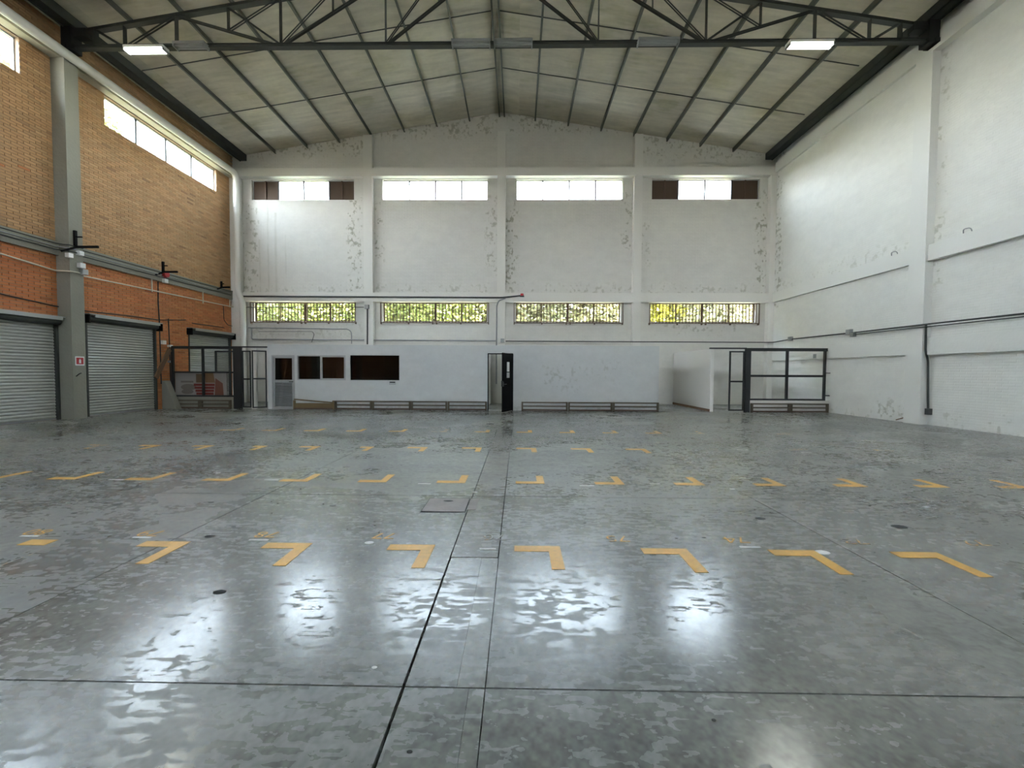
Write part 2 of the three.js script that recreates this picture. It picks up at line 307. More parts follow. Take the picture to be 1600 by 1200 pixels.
let windowNo = 0, doorNo = 2;
wu.forEach(([a, b], i) => { // upper windows: four clear panes, outer panes of the end windows boarded brown
  const half = i === 0 || i === 3, g = struct(`window_${++windowNo}`, ['high window with brown boarded ends beside the brick wall', 'high clear window left of the ridge pillar', 'high clear window right of the ridge pillar', 'high window with brown boarded ends beside the plain wall'][i], 'window');
  const z0 = ZB - 0.13, z1 = ZB - 0.09, y0 = 9.17, y1 = 10.07, n = 4;
  part('frame', frameGeo(a, b, y0, y1, z0, z1, 0.03), M.alu, g);
  for (let k = 0; k < n; k++) {
    const p0 = lerp(a, b, k / n), p1 = lerp(a, b, (k + 1) / n);
    if (k) part('mullion', bx(p0 - 0.032, p0 + 0.032, y0 + 0.03, y1 - 0.03, z0, z1), M.steel, g);
    if (half && (k === 0 || k === 3)) {
      part('board', bx(p0 + 0.02, p1 - 0.02, y0 + 0.03, y1 - 0.03, z0 - 0.01, z0 + 0.012), M.board, g, 'brown board closing the pane');
      part('batten', bx((p0 + p1) / 2 - 0.03, (p0 + p1) / 2 + 0.03, y0 + 0.03, y1 - 0.03, z0, z1 + 0.02), M.brown, g);
    } else part('pane', bx(p0 + 0.018, p1 - 0.018, y0 + 0.03, y1 - 0.03, z0 + 0.016, z0 + 0.02), M.clear, g);
  }
});
wl.forEach(([a, b], i) => { // lower windows behind burglar bars
  const g = struct(`window_${++windowNo}`, ['barred window beside the white downpipe', 'barred window left of the ridge pillar', 'barred window right of the ridge pillar', 'barred window beside the plain side wall'][i], 'window');
  const z0 = ZB - 0.16, z1 = ZB - 0.12, y0 = 3.69, y1 = 4.57;
  part('frame', frameGeo(a, b, y0, y1, z0, z1, 0.045), M.brown, g);
  for (let k = 0; k < 4; k++) {
    const p0 = lerp(a, b, k / 4), p1 = lerp(a, b, (k + 1) / 4);
    if (k) part('mullion', bx(p0 - (k === 2 ? 0.05 : 0.022), p0 + (k === 2 ? 0.05 : 0.022), y0 + 0.045, y1 - 0.045, z0, z1), M.brown, g);
    part('pane', bx(p0 + 0.03, p1 - 0.03, y0 + 0.045, y1 - 0.045, z0 + 0.016, z0 + 0.02), M.clear, g);
  }
  const gz = ZB + 0.10, c0 = a - 0.09, c1 = b + 0.09;
  part('bar_frame', [...frameGeo(c0, c1, y0 - 0.07, y1 - 0.03, gz - 0.015, gz + 0.015, 0.035), ...[c0 + 0.02, lerp(a, b, 0.25), (a + b) / 2 - 0.09, (a + b) / 2 + 0.09, lerp(a, b, 0.75), c1 - 0.02].map((x) => bx(x - 0.02, x + 0.02, y0 - 0.12, y0 - 0.03, gz - 0.1, gz))], M.brown, g);
  const bg = bx(-0.016, 0.016, y0 - 0.04, y1 - 0.06, gz - 0.008, gz + 0.008);
  for (let k = 0; k < 32; k++) part('bar', bg, M.brown, g).position.x = lerp(a, b, (k + 0.5) / 32);
});

// ---------------------------------------------------------------- right wall
struct('wall_right', 'tall white painted side wall without openings', 'wall', [bx(XR, XR + 0.3, 0, roofY(XR) + 0.1, ZB - 0.25, ZF + 0.25), bx(XRF, XR, 0, 10.62, ZB, -11.3)], M.right);
struct('trim_8', 'white pillar of the plain side wall with a cable down its side', 'concrete frame', [bx(11.23, XR, 0, 10.2, -11.32, -10.87)], M.trimRight);
struct('trim_9', 'white waist-high ledge band between cage and side wall pillar', 'concrete frame', [bx(11.235, XRF + 0.01, 1.96, 2.4, ZB + 0.3, -11.32)], M.trimRight);
struct('trim_10', 'white mid-height ledge band between gable wall and side wall pillar', 'concrete frame', [bx(11.235, XRF + 0.01, 4.55, 4.97, ZB + 0.25, -11.32)], M.trimRight);
struct('trim_11', 'white mid-height ledge band running on past the side wall pillar', 'concrete frame', [bx(11.30, XR, 4.54, 4.98, -10.87, -4.4)], M.trimRight);
struct('trim_12', 'white waist-high ledge band running on past the side wall pillar', 'concrete frame', [bx(11.30, XR, 1.95, 2.42, -10.87, -4.4)], M.trimRight);
struct('trim_13', 'white top beam along the plain side wall under the eave', 'concrete frame', [bx(11.23, XR, 10.2, 10.62, ZB + 0.24, ZF)], M.trimRight);
struct('trim_14', 'white side wall pillar beside the standing place', 'concrete frame', [bx(11.3, XR, 0, 10.2, -4.4, -4.0)], M.trimRight);

// ---------------------------------------------------------------- left brick wall
const leftHoles = [[-16.55, -12.08, 9.1, 10.02], [-10.03, -5.55, 9.1, 10.02], [-3.4, 1.1, 9.1, 10.02], [-10.68, -7.4, 0, 2.86], [-13.62, -11.36, 0, 3.06], [-17.2, -14.97, 0, 3.06]];
const wallLeft = struct('wall_left', 'tall brick side wall, tan above the beam and red below', 'wall');
{
  const s = slabShape([[ZB - 0.25, -0.02], [ZF + 0.25, -0.02], [ZF + 0.25, roofY(XL) + 0.05], [ZB - 0.25, roofY(XL) + 0.05]], leftHoles.map(([a, b, c, d]) => [a, b, Math.max(c, 0.001), d]), 0.25);
  s.rotateY(-Math.PI / 2); s.translate(XL, 0, 0); // shape x -> z, extrusion -> -x
  part('mortar_bed', s, M.mortar, wallLeft);
  const BL = 0.245, BH = 0.062, JX = 0.257, JY = 0.074, list = [];
  for (let row = 0; row * JY < roofY(XL) - 0.03; row++) for (let k = 0; k < 140; k++) {
    const z0 = ZB + (row % 2) * JX / 2 + k * JX - JX / 2, z1 = z0 + BL, y0 = row * JY + 0.006, y1 = y0 + BH; if (z1 > ZF || z0 < ZB) continue;
    let parts = [[z0, z1]];
    for (const [a, b, c, d] of leftHoles) if (y1 > c && y0 < d) parts = parts.flatMap(([p, q]) => q <= a || p >= b ? [[p, q]] : [[p, Math.min(q, a)], [Math.max(p, b), q]].filter(([m, n]) => n - m > 0.02));
    for (const [p, q] of parts) {
      const upper = y0 > 4.85, v = rr(0.86, 1.14), hot = rnd();
      const c = upper ? [0.44 * v, (0.25 + 0.03 * hot) * v, (0.115 + 0.025 * hot) * v] : [0.53 * v, (0.18 + 0.045 * hot) * v, (0.065 + 0.02 * hot) * v];
      if (rnd() < 0.02) { c[0] *= 0.75; c[1] *= 0.72; c[2] *= 0.75; }
      list.push({ z: (p + q) / 2, y: (y0 + y1) / 2, l: q - p, c, d: rr(-0.0025, 0.0025) });
    }
  }
  // the bricks that show largest in the photograph are parts, the rest one part
  const size = (b) => { if (b.z > -9.5 || b.z < ZB) return 0; return b.l / (b.z * b.z); };
  list.sort((a, b) => size(b) - size(a));
  const unit = new THREE.BoxGeometry(0.024, BH, 1), tones = {};
  const brickMat = (c) => { const key = c.map((v) => Math.round(v * 14)).join(); return tones[key] ??= mat(...c, 0.9); };
  list.slice(0, 300).forEach((b) => { const o = part('brick', unit, brickMat(b.c), wallLeft); o.position.set(XL + b.d, b.y, b.z); o.scale.z = b.l; });
  const rest = list.slice(300), im = new THREE.InstancedMesh(unit, mat(1, 1, 1, 0.9), rest.length), m4 = new THREE.Matrix4(), col = new THREE.Color();
  rest.forEach((b, i) => { m4.makeScale(1, 1, b.l).setPosition(XL + b.d, b.y, b.z); im.setMatrixAt(i, m4); im.setColorAt(i, col.setRGB(...b.c)); });
  im.name = 'bricks'; im.userData.kind = 'stuff'; im.castShadow = im.receiveShadow = true; wallLeft.add(im);
}
for (const [k, z] of [[15, ZC], [16, -4.2], [17, 2.45]].map(([n, c]) => [n, c]))
  struct(`trim_${k}`, ['grey concrete column of the brick wall with the small red sign', 'grey concrete column of the brick wall next to the first bay', 'grey concrete column of the brick wall behind the standing place'][k - 15], 'concrete frame', [bx(XL - 0.02, -12.6, 0, 10.05, z - 0.18, z + 0.16)], M.concrete);
struct('trim_18', 'grey concrete beam across the brick wall above the shutters', 'concrete frame', [bx(XL - 0.02, -12.9, 4.62, 5.02, ZB + 0.22, ZC - 0.18), bx(XL - 0.02, -12.9, 4.62, 5.0, ZC + 0.16, -4.38), bx(XL - 0.02, -12.9, 4.62, 5.0, -4.04, ZF)], M.concrete);
struct('trim_19', 'pale concrete beam along the top of the brick wall', 'concrete frame', [bx(XL - 0.02, -12.72, 10.05, 10.4, ZB + 0.22, ZF)], mat(0.46, 0.43, 0.34, 0.8));
[[-16.55, -12.08], [-10.03, -5.55], [-3.4, 1.1]].forEach(([a, b], i) => {
  const g = struct(`window_${++windowNo}`, ['long high window in the brick wall next to the gable', 'long high window in the brick wall before the sign column', 'long high window in the brick wall beside the standing place'][i], 'window');
  const x0 = XL - 0.15, x1 = XL - 0.11, y0 = 9.1, y1 = 10.02;
  part('frame', [bx(x0, x1, y0, y0 + 0.03, a, b), bx(x0, x1, y1 - 0.03, y1, a, b), bx(x0, x1, y0, y1, a, a + 0.03), bx(x0, x1, y0, y1, b - 0.03, b)], M.alu, g);
  for (let k = 0; k < 4; k++) {
    const p0 = lerp(a, b, k / 4), p1 = lerp(a, b, (k + 1) / 4);
    if (k) part('mullion', bx(x0, x1, y0 + 0.03, y1 - 0.03, p0 - 0.03, p0 + 0.03), M.steel, g);
    part('pane', bx(x0 + 0.016, x0 + 0.02, y0 + 0.03, y1 - 0.03, p0 + 0.018, p1 - 0.018), M.clear, g);
  }
});

// ---------------------------------------------------------------- front wall, behind the camera
{
  const g = slabShape(gable, wu.map(([a, b]) => [a, b, 9.17, 10.07]), 0.25);
  struct('wall_front', 'brown brick gable wall at the entrance end', 'wall', g, mat(0.30, 0.17, 0.10, 0.9, 0, { bumpMap: brickBump, bumpScale: 0.006 })).position.z = ZF;
  wu.forEach(([a, b], i) => {
    const w = struct(`window_${++windowNo}`, ['high window of the entrance gable beside the brick wall', 'high window of the entrance gable next to the brick side one', 'high window of the entrance gable next to the plain side one', 'high window of the entrance gable beside the plain wall'][i], 'window');
    part('frame', frameGeo(a, b, 9.17, 10.07, ZF + 0.1, ZF + 0.14, 0.03), M.alu, w);
    for (let k = 0; k < 4; k++) { const p0 = lerp(a, b, k / 4), p1 = lerp(a, b, (k + 1) / 4); if (k) part('mullion', bx(p0 - 0.018, p0 + 0.018, 9.2, 10.04, ZF + 0.1, ZF + 0.14), M.alu, w); part('pane', bx(p0 + 0.03, p1 - 0.03, 9.2, 10.04, ZF + 0.115, ZF + 0.119), M.clear, w); }
  });
  const d = struct('door_3', 'closed steel entrance shutter in the end gable', 'door'), sg = bx(-6, 3, 0, 0.088, ZF - 0.03, ZF - 0.005);
  for (let k = 0; k < 42; k++) part('slat', sg, M.shutter, d).position.y = k * 0.092;
}

// ---------------------------------------------------------------- roof
const ceiling = struct('ceiling', 'low pitched roof of grey sheets on steel purlins', 'ceiling');
{
  const rt = tex(1024, 512, (u, v) => {
    const x = u * 12, z = v * 9, n = fbm(x * 0.5, z * 0.9, 4, 601), s = fbm(x * 1.2, z * 9 + 1.5 * fbm(x * 0.8, z, 2, 605), 4, 611), f = fbm(x * 9, z * 9, 3, 621);
    const stain = smooth(0.60, 0.74, fbm(x * 0.7 + 9, z * 1.6, 4, 631)), k = 0.92 + 0.30 * (n - 0.5) + 0.34 * (s - 0.5) + 0.1 * (f - 0.5) - 0.12 * stain;
    return [sr(0.59 * k), sr(0.545 * k), sr(0.43 * k * (1 - 0.1 * stain))];
  }, true);
  rt.repeat.set(1 / 12, 1 / 9);
  const rb = tex(256, 512, (u, v) => { const s = fbm(u * 5, v * 40 + 2 * vn(u * 4, v * 8, 3), 4, 651); return [s, s, s]; }); rb.repeat.set(1 / 5, 1 / 5);
  const sheet = [0.92, 1.0, 1.07].map((k) => new THREE.MeshStandardMaterial({ color: new THREE.Color().setRGB(k, k, k), map: rt, roughness: 0.5, bumpMap: rb, bumpScale: 0.012 }));
  const sp = 1.4645, seams = [ZB - 0.3, -14.9, -12.6, -10.0, -7.2, -3.0, 1.2, 5.2, ZF + 0.3];
  let q = 0;
  for (const s of [-1, 1]) for (let k = 0; k < 9; k++) for (let j = 0; j + 1 < seams.length; j++) {
    const d0 = k * sp, d1 = Math.min((k + 1) * sp, 12.7), a = XM + s * d0, b = XM + s * d1, x0 = Math.min(a, b), x1 = Math.max(a, b); if (d1 - d0 < 0.1) continue;
    const sh = new THREE.Shape([[x0, roofY(x0)], [x1, roofY(x1)], [x1, roofY(x1) + 0.12], [x0, roofY(x0) + 0.12]].map((p) => new THREE.Vector2(...p)));
    const g = new THREE.ExtrudeGeometry(sh, { depth: seams[j + 1] - seams[j], bevelEnabled: false }); g.translate(0, 0, seams[j]); part('roof_sheet', worldUV(g), sheet[(q = (q * 7 + k + j * 2 + 3) % 11) % 3], ceiling);
  }
  for (const s of [-1, 1]) for (let k = 1; k < 8; k++) { // C-section purlins
    const x = XM + s * k * sp, y = roofY(x);
    part('purlin', [bx(x - 0.01, x + 0.01, y - 0.17, y - 0.002, ZB, ZF), bx(x - 0.01, x + 0.05, y - 0.17, y - 0.155, ZB, ZF)], M.purlin, ceiling);
  }
  for (const s of [-1, 1]) part('ridge_purlin', [bx(XM + s * 0.11 - 0.012, XM + s * 0.11 + 0.012, roofY(XM + 0.13) - 0.2, roofY(XM + 0.13), ZB, ZF), bx(XM + s * 0.11 - 0.03, XM + s * 0.11 + 0.03, roofY(XM + 0.13) - 0.2, roofY(XM + 0.13) - 0.18, ZB, ZF)], M.purlin, ceiling);
  for (const [x, s] of [[-12.35, 1], [10.95, -1]]) part('eave_beam', [bx(x - 0.02, x + 0.02, roofY(x) - 0.28, roofY(x) - 0.01, ZB, ZF), bx(x - 0.02, x + 0.02 - s * 0.28, roofY(x) - 0.28, roofY(x) - 0.255, ZB, ZF), bx(x - s * 0.27 - 0.02, x - s * 0.27 + 0.02, roofY(x - s * 0.27) - 0.26, roofY(x - s * 0.27) - 0.01, ZB, ZF)], M.steel, ceiling);
  for (const z of [-14.9, -12.6, -10.0]) for (const s of [-1, 1]) { // sag rods across each slope
    const a = XM + s * 0.12, b = XM + s * 11.5; part('sag_rod', bar([a, roofY(a) - 0.06, z], [b, roofY(b) - 0.06, z], 0.022, 0.022), M.steel, ceiling);
  }
}

// ---------------------------------------------------------------- trusses
function truss(z, label) {
  const t = thing('roof_truss', label, 'truss'), top = (x) => 12.66 - 0.158 * Math.abs(x - XM), bot = 10.42, P = 2.93, ends = [-12.55, 11.1];
  const angle = (a, b, w) => [bar([a[0], a[1], z - 0.045], [b[0], b[1], z - 0.045], 0.012, w), bar([a[0], a[1], z + 0.045], [b[0], b[1], z + 0.045], 0.012, w), bar([a[0], a[1] - w / 2 + 0.006, z], [b[0], b[1] - w / 2 + 0.006, z], 0.14, 0.012)];
  for (const e of ends) part('top_chord', angle([e, top(e)], [XM, top(XM)], 0.1), M.steel, t);
  part('bottom_chord', [...angle([ends[0], bot], [ends[1], bot], 0.09), bx(ends[0], ends[1], bot + 0.03, bot + 0.045, z - 0.08, z + 0.08)], M.steel, t);
  const N = [-3, -2, -1, 0, 1, 2, 3].map((k) => XM + k * P);
  const web = (name, a, b, w) => part(name, [bar([a[0], a[1], z - 0.03], [b[0], b[1], z - 0.03], 0.012, w), bar([a[0], a[1], z + 0.03], [b[0], b[1], z + 0.03], 0.012, w)], M.steel, t);
  for (const x of N) { web('post', [x, bot], [x, top(x)], 0.06); part('gusset', bx(x - 0.13, x + 0.13, bot - 0.05, bot + 0.1, z - 0.008, z + 0.008), M.steel, t); }
  for (const s of [-1, 1]) {
    const n = (k) => XM + s * k * P, mid = (a, b) => [(a[0] + b[0]) / 2, (a[1] + b[1]) / 2];
    const D = [[[n(3), top(n(3))], [n(2), bot]], [[n(2), bot], [n(1), top(n(1))]], [[n(1), bot], [n(0), top(n(0))]]];
    for (const [a, b] of D) {
      web('diagonal', a, b, 0.05); const m = mid(a, b); web('hanger', [m[0], top(m[0])], m, 0.04);
      const low = a[1] < b[1] ? a : b; web('brace', [m[0], top(m[0]) - 0.02], [low[0], low[1] + 0.05], 0.028);
    }
    web('brace', mid(...D[0]), [n(2), top(n(2))], 0.028);
    const e1 = n(3.5), e2 = n(3.78); web('post', [e1, bot], [e1, top(e1)], 0.05); web('post', [e2, bot], [e2, top(e2)], 0.08);
    web('diagonal', [e2, top(e2)], [e1, bot], 0.05); web('diagonal', [n(3), top(n(3))], [e1, bot], 0.04);
    const xe = s < 0 ? ends[0] : ends[1]; part('end_plate', [bx(xe - 0.14, xe + 0.14, bot - 0.12, top(xe) + 0.12, z - 0.14, z + 0.14), bx(xe - s * 0.3 - 0.2, xe - s * 0.3 + 0.2, top(xe) - 0.12, top(xe) + 0.1, z - 0.09, z + 0.09), bx(Math.min(xe, xe + s * 0.4), Math.max(xe, xe + s * 0.4), bot - 0.12, bot - 0.02, z - 0.16, z + 0.16)], M.darkSteel, t);
  }
  return t;
}
truss(ZC, 'dark steel roof truss carrying the two lit lamps');
truss(-4.2, 'dark steel roof truss above the standing place');
truss(2.45, 'dark steel roof truss behind the standing place');

// lamps on the truss
const glow = new THREE.MeshStandardMaterial({ color: 0xffffff, emissive: new THREE.Color().setRGB(0.95, 1, 0.92), emissiveIntensity: 1.0, roughness: 0.5 });
function lamp(x0, x1, y, z, lit, label) {
  const g = thing('batten_lamp', label, 'lamp'), c = (x0 + x1) / 2, L = x1 - x0;
  part('housing', bx(x0, x1, y + 0.03, y + 0.1, z - 0.1, z + 0.1), lit ? M.white : M.galv, g);
  for (const e of [x0, x1 - 0.03]) part('end_cap', bx(e, e + 0.03, y - 0.04, y + 0.03, z - 0.1, z + 0.1), M.galv, g);
  for (const dz of [-0.05, 0.05]) { const tg = new THREE.CylinderGeometry(lit ? 0.032 : 0.016, lit ? 0.032 : 0.016, L - 0.06, 12); tg.rotateZ(Math.PI / 2); tg.translate(c, y - 0.005, z + dz); part('tube', tg, lit ? glow : M.galv, g); }
  if (lit) {
    const a = new THREE.RectAreaLight(new THREE.Color().setRGB(0.96, 1, 0.9), 2.5, L, 0.18); a.position.set(c, y - 0.06, z); a.lookAt(c, 0, z); scene.add(a);
  }
}
lamp(-10.88, -9.76, 10.23, ZC + 0.12, true, 'lit twin tube lamp on the truss by the brick wall');
lamp(7.22, 8.40, 10.23, ZC + 0.12, true, 'lit twin tube lamp on the truss by the plain wall');
lamp(-9.5, -8.62, 10.32, ZC + 0.12, false, 'unlit tube lamp on the truss beside the lit one');
lamp(-1.85, -0.8, 10.32, ZC + 0.12, false, 'unlit tube lamp left of the truss centre');
lamp(-0.7, 0.35, 10.32, ZC + 0.12, false, 'unlit tube lamp right of the truss centre');
lamp(3.2, 4.3, 10.32, ZC + 0.12, false, 'unlit tube lamp between truss centre and the lit lamp');

// ---------------------------------------------------------------- roller shutters in the brick wall
function shutter(z0, z1, h, label) {
  const t = thing('roller_shutter', label, 'roller shutter', 'roller shutters in the brick wall'), x = XL - 0.07, pitch = 0.085, n = Math.ceil((h - 0.02) / pitch);
  const prof = new THREE.Shape([[0, -0.004], [0.004, 0.004], [0.018, 0.016], [0.026, 0.036], [0.024, 0.058], [0.012, 0.076], [0, 0.084], [-0.012, 0.09], [-0.016, -0.004]].map((p) => new THREE.Vector2(...p)));
  const g = new THREE.ExtrudeGeometry(prof, { depth: z1 - z0 - 0.02, bevelEnabled: false }); g.translate(0, 0, z0 + 0.01);
  for (let k = 0; k < n; k++) part('slat', g, M.shutter, t).position.set(x, 0.05 + k * pitch, 0);
  part('bottom_bar', bx(x - 0.02, x + 0.03, 0.003, 0.05, z0 + 0.01, z1 - 0.01), M.galv, t);
  for (const z of [z0, z1 - 0.05]) part('guide', bx(x - 0.03, XL + 0.035, 0, h - 0.02, z, z + 0.05), M.steel, t);
  part('hood', [bx(XL - 0.05, XL + 0.24, h + 0.02, h + 0.045, z0 - 0.04, z1 + 0.06), bx(XL + 0.21, XL + 0.24, h - 0.06, h + 0.02, z0 + 0.05, z1 - 0.1)], M.alu, t);
  const roll = new THREE.CylinderGeometry(0.1, 0.1, z1 - z0 - 0.05, 16); roll.rotateX(Math.PI / 2); roll.translate(XL + 0.07, h - 0.1, (z0 + z1) / 2); part('roll', roll, M.steel, t);
  for (const z of [z0 - 0.06, z1 + 0.02]) part('end_bracket', bx(XL + 0.01, XL + 0.22, h - 0.24, h + 0.015, z, z + 0.04), M.black, t);
  return t;
}
shutter(-10.68, -7.4, 2.86, 'grey steel roller shutter before the sign column');
shutter(-13.62, -11.36, 3.06, 'grey steel roller shutter between sign column and leaning plank');
shutter(-17.2, -14.97, 3.06, 'grey steel roller shutter behind the dark cage frame');

// ---------------------------------------------------------------- pipes and cables on the brick wall
solo('downpipe', [...pipe([[-12.5, 10.12, 8.8], [-12.5, 10.12, -17.06], [-12.5, 4.9, -17.06], [-12.32, 4.5, -17.08], [-12.32, 0, -17.08]], 0.125, 0.3, 14)], M.whitePipe, 'thick white rainwater pipe along the brick wall and down the corner', 'pipe');
{
  const xb = -12.86;
  [[4.93, 'upper thin dark cable along the concrete beam'], [4.84, 'middle thin pale cable along the concrete beam'], [4.76, 'lower thin dark cable along the concrete beam']].forEach(([y, l], i) =>
    solo('wall_cable', pipe([[xb, y + 0.02, -6], [xb, y, -10.6], [-12.57, y - 0.02, -10.68], [-12.57, y - 0.02, -11.02], [xb, y, -11.1], [xb, y + 0.03, -17.1]], 0.016, 0.04, 6), i === 1 ? M.galv : M.steel, l, 'cable'));
  const c1 = onX(0, 396, -12.9), c2 = onX(110, 424, -12.57), c3 = onX(132, 428, -12.57), c4 = onX(370, 481, -12.9);
  solo('conduit', pipe([c1, [c1.x, c2.y, -10.6], c2, c3, [-12.9, c3.y, -11.2], c4, [-12.2, c4.y, -17.2]], 0.022, 0.06, 8), M.cream, 'thin cream conduit below the concrete beam', 'conduit');
  for (const [px, y0, y1, l] of [[237, 438, 456, 'near the red alarm bell'], [317, 458, 474, 'above the cage'], [359, 470, 480, 'next to the brick corner']]) { const a = onX(px, y0, -12.88), b = onX(px, y1, -12.88); solo('conduit_hanger', bar([a.x, a.y + 0.05, a.z], [b.x, b.y, a.z], 0.03, 0.03), M.cream, `short cream strap hanging the conduit from the beam ${l}`, 'hanger', 'conduit hangers'); }
  const box = (px, py, X, s, m, label) => { const p = onX(px, py, X); const g = thing('junction_box', label, 'junction box'); part('body', bx(X - 0.05, X + 0.05, p.y - s, p.y + s, p.z - s, p.z + s), m, g); part('lid', bx(X + 0.05, X + 0.06, p.y - s * 0.9, p.y + s * 0.9, p.z - s * 0.9, p.z + s * 0.9), m, g); };
  box(108, 399, -12.52, 0.06, M.white, 'small white box at the edge of the sign column'); box(125, 396, -12.55, 0.06, M.white, 'small white box on the sign column by the bracket'); box(127, 415, -12.55, 0.07, M.white, 'white box lower on the sign column'); box(131, 425, -12.54, 0.075, M.galv, 'grey box on the sign column where the conduit passes');
  box(258, 439, -12.84, 0.07, M.white, 'small white box under the red alarm bell'); box(255, 535, -12.94, 0.07, M.white, 'white box on the red brick by the leaning plank');
  const wire = (pts, label, m = M.darkSteel, r = 0.018) => solo('wall_cable', pipe(pts.map(([x, y]) => onX(x, y, -12.96)), r, 0.05, 6), m, label, 'cable');
  wire([[0, 459], [85, 478], [128, 485], [205, 494], [247, 500], [290, 500]], 'dark cable over the brick above the shutters');
  wire([[247, 440], [247, 470], [249, 500], [252, 600]], 'dark cable running down the brick by the middle shutter');
  wire([[263, 498], [265, 540], [268, 640]], 'dark cable running down the brick beside the cage'); wire([[300, 505], [350, 512]], 'dark cable above the shutter behind the cage'); wire([[349, 478], [350, 500], [356, 508], [366, 510]], 'dark looped cable near the brick corner', M.darkSteel, 0.014);
  const brk = (px, py, X, k, label) => { // angle-iron bracket: post, arm into the hall, stay along the wall
    const p = onX(px, py, X), g = thing('wall_bracket', label, 'bracket');
    part('post', bx(X - 0.03, X + 0.03, p.y, p.y + 0.46 * k, p.z - 0.03, p.z + 0.03), M.black, g); part('arm', bar([X, p.y, p.z], [X + 0.6 * k, p.y + 0.02, p.z - 0.05], 0.05, 0.06), M.black, g);
    part('stay', bar([X, p.y - 0.01, p.z], [X - 0.08, p.y - 0.2 * k, p.z + 0.28 * k], 0.05, 0.05), M.black, g); part('tip', bar([X, p.y + 0.28 * k, p.z], [X + 0.2 * k, p.y + 0.28 * k, p.z], 0.03, 0.03), M.black, g);
  };
  brk(118, 386, -12.55, 1, 'black angle-iron bracket on top of the sign column'); brk(255, 425, -12.82, 0.8, 'black angle-iron bracket above the red alarm bell'); brk(346, 449, -12.82, 0.55, 'small black bracket on the beam near the corner');
  const bp = onX(264, 429, -12.7), bell = thing('alarm_bell', 'round red alarm bell on the concrete beam', 'bell');
  const dome = new THREE.CylinderGeometry(0.1, 0.12, 0.09, 20); dome.rotateZ(-Math.PI / 2); dome.translate(-12.8, bp.y, bp.z); part('dome', dome, M.red, bell); part('base', bx(-12.9, -12.84, bp.y - 0.08, bp.y + 0.08, bp.z - 0.08, bp.z + 0.08), M.darkSteel, bell);
  const sp = onX(124.5, 564, -12.6), sg = thing('safety_sign', 'small red and white safety sign on the concrete column', 'sign');
  part('plate', bx(-12.6, -12.592, sp.y - 0.13, sp.y + 0.13, sp.z - 0.115, sp.z + 0.115), M.white, sg); part('field', bx(-12.592, -12.589, sp.y - 0.095, sp.y + 0.095, sp.z - 0.09, sp.z + 0.09), M.red, sg); part('symbol', [bx(-12.589, -12.587, sp.y - 0.065, sp.y + 0.03, sp.z - 0.025, sp.z + 0.025), bx(-12.589, -12.587, sp.y + 0.03, sp.y + 0.06, sp.z - 0.012, sp.z + 0.012)], M.white, sg);
  solo('hook', pipe([onX(119, 588, -12.58), onX(124, 584, -12.56), onX(127, 583, -12.58)], 0.012, 0.03, 6), M.black, 'small dark hook on the sign column', 'hook');
  const a = onX(265, 546, -12.7), b = onX(250, 590, -12.7); solo('plank', bar([a.x, a.y, a.z], [b.x + 0.1, b.y, b.z + 0.25], 0.05, 0.16), M.wood, 'short brown plank leaning on the red brick wall', 'plank');
  const w0 = new THREE.Shape([[0, 0], [0.5, 0], [0.1, 1.0], [0, 1.0]].map((p) => new THREE.Vector2(...p))), wg = new THREE.ExtrudeGeometry(w0, { depth: 0.2, bevelEnabled: true, bevelSize: 0.015, bevelThickness: 0.015, bevelSegments: 2 }); wg.translate(XL + 0.06, 0.017, -13.98); solo('concrete_wedge', wg, M.concrete, 'grey concrete wedge at the foot of the brick wall', 'wedge');
}

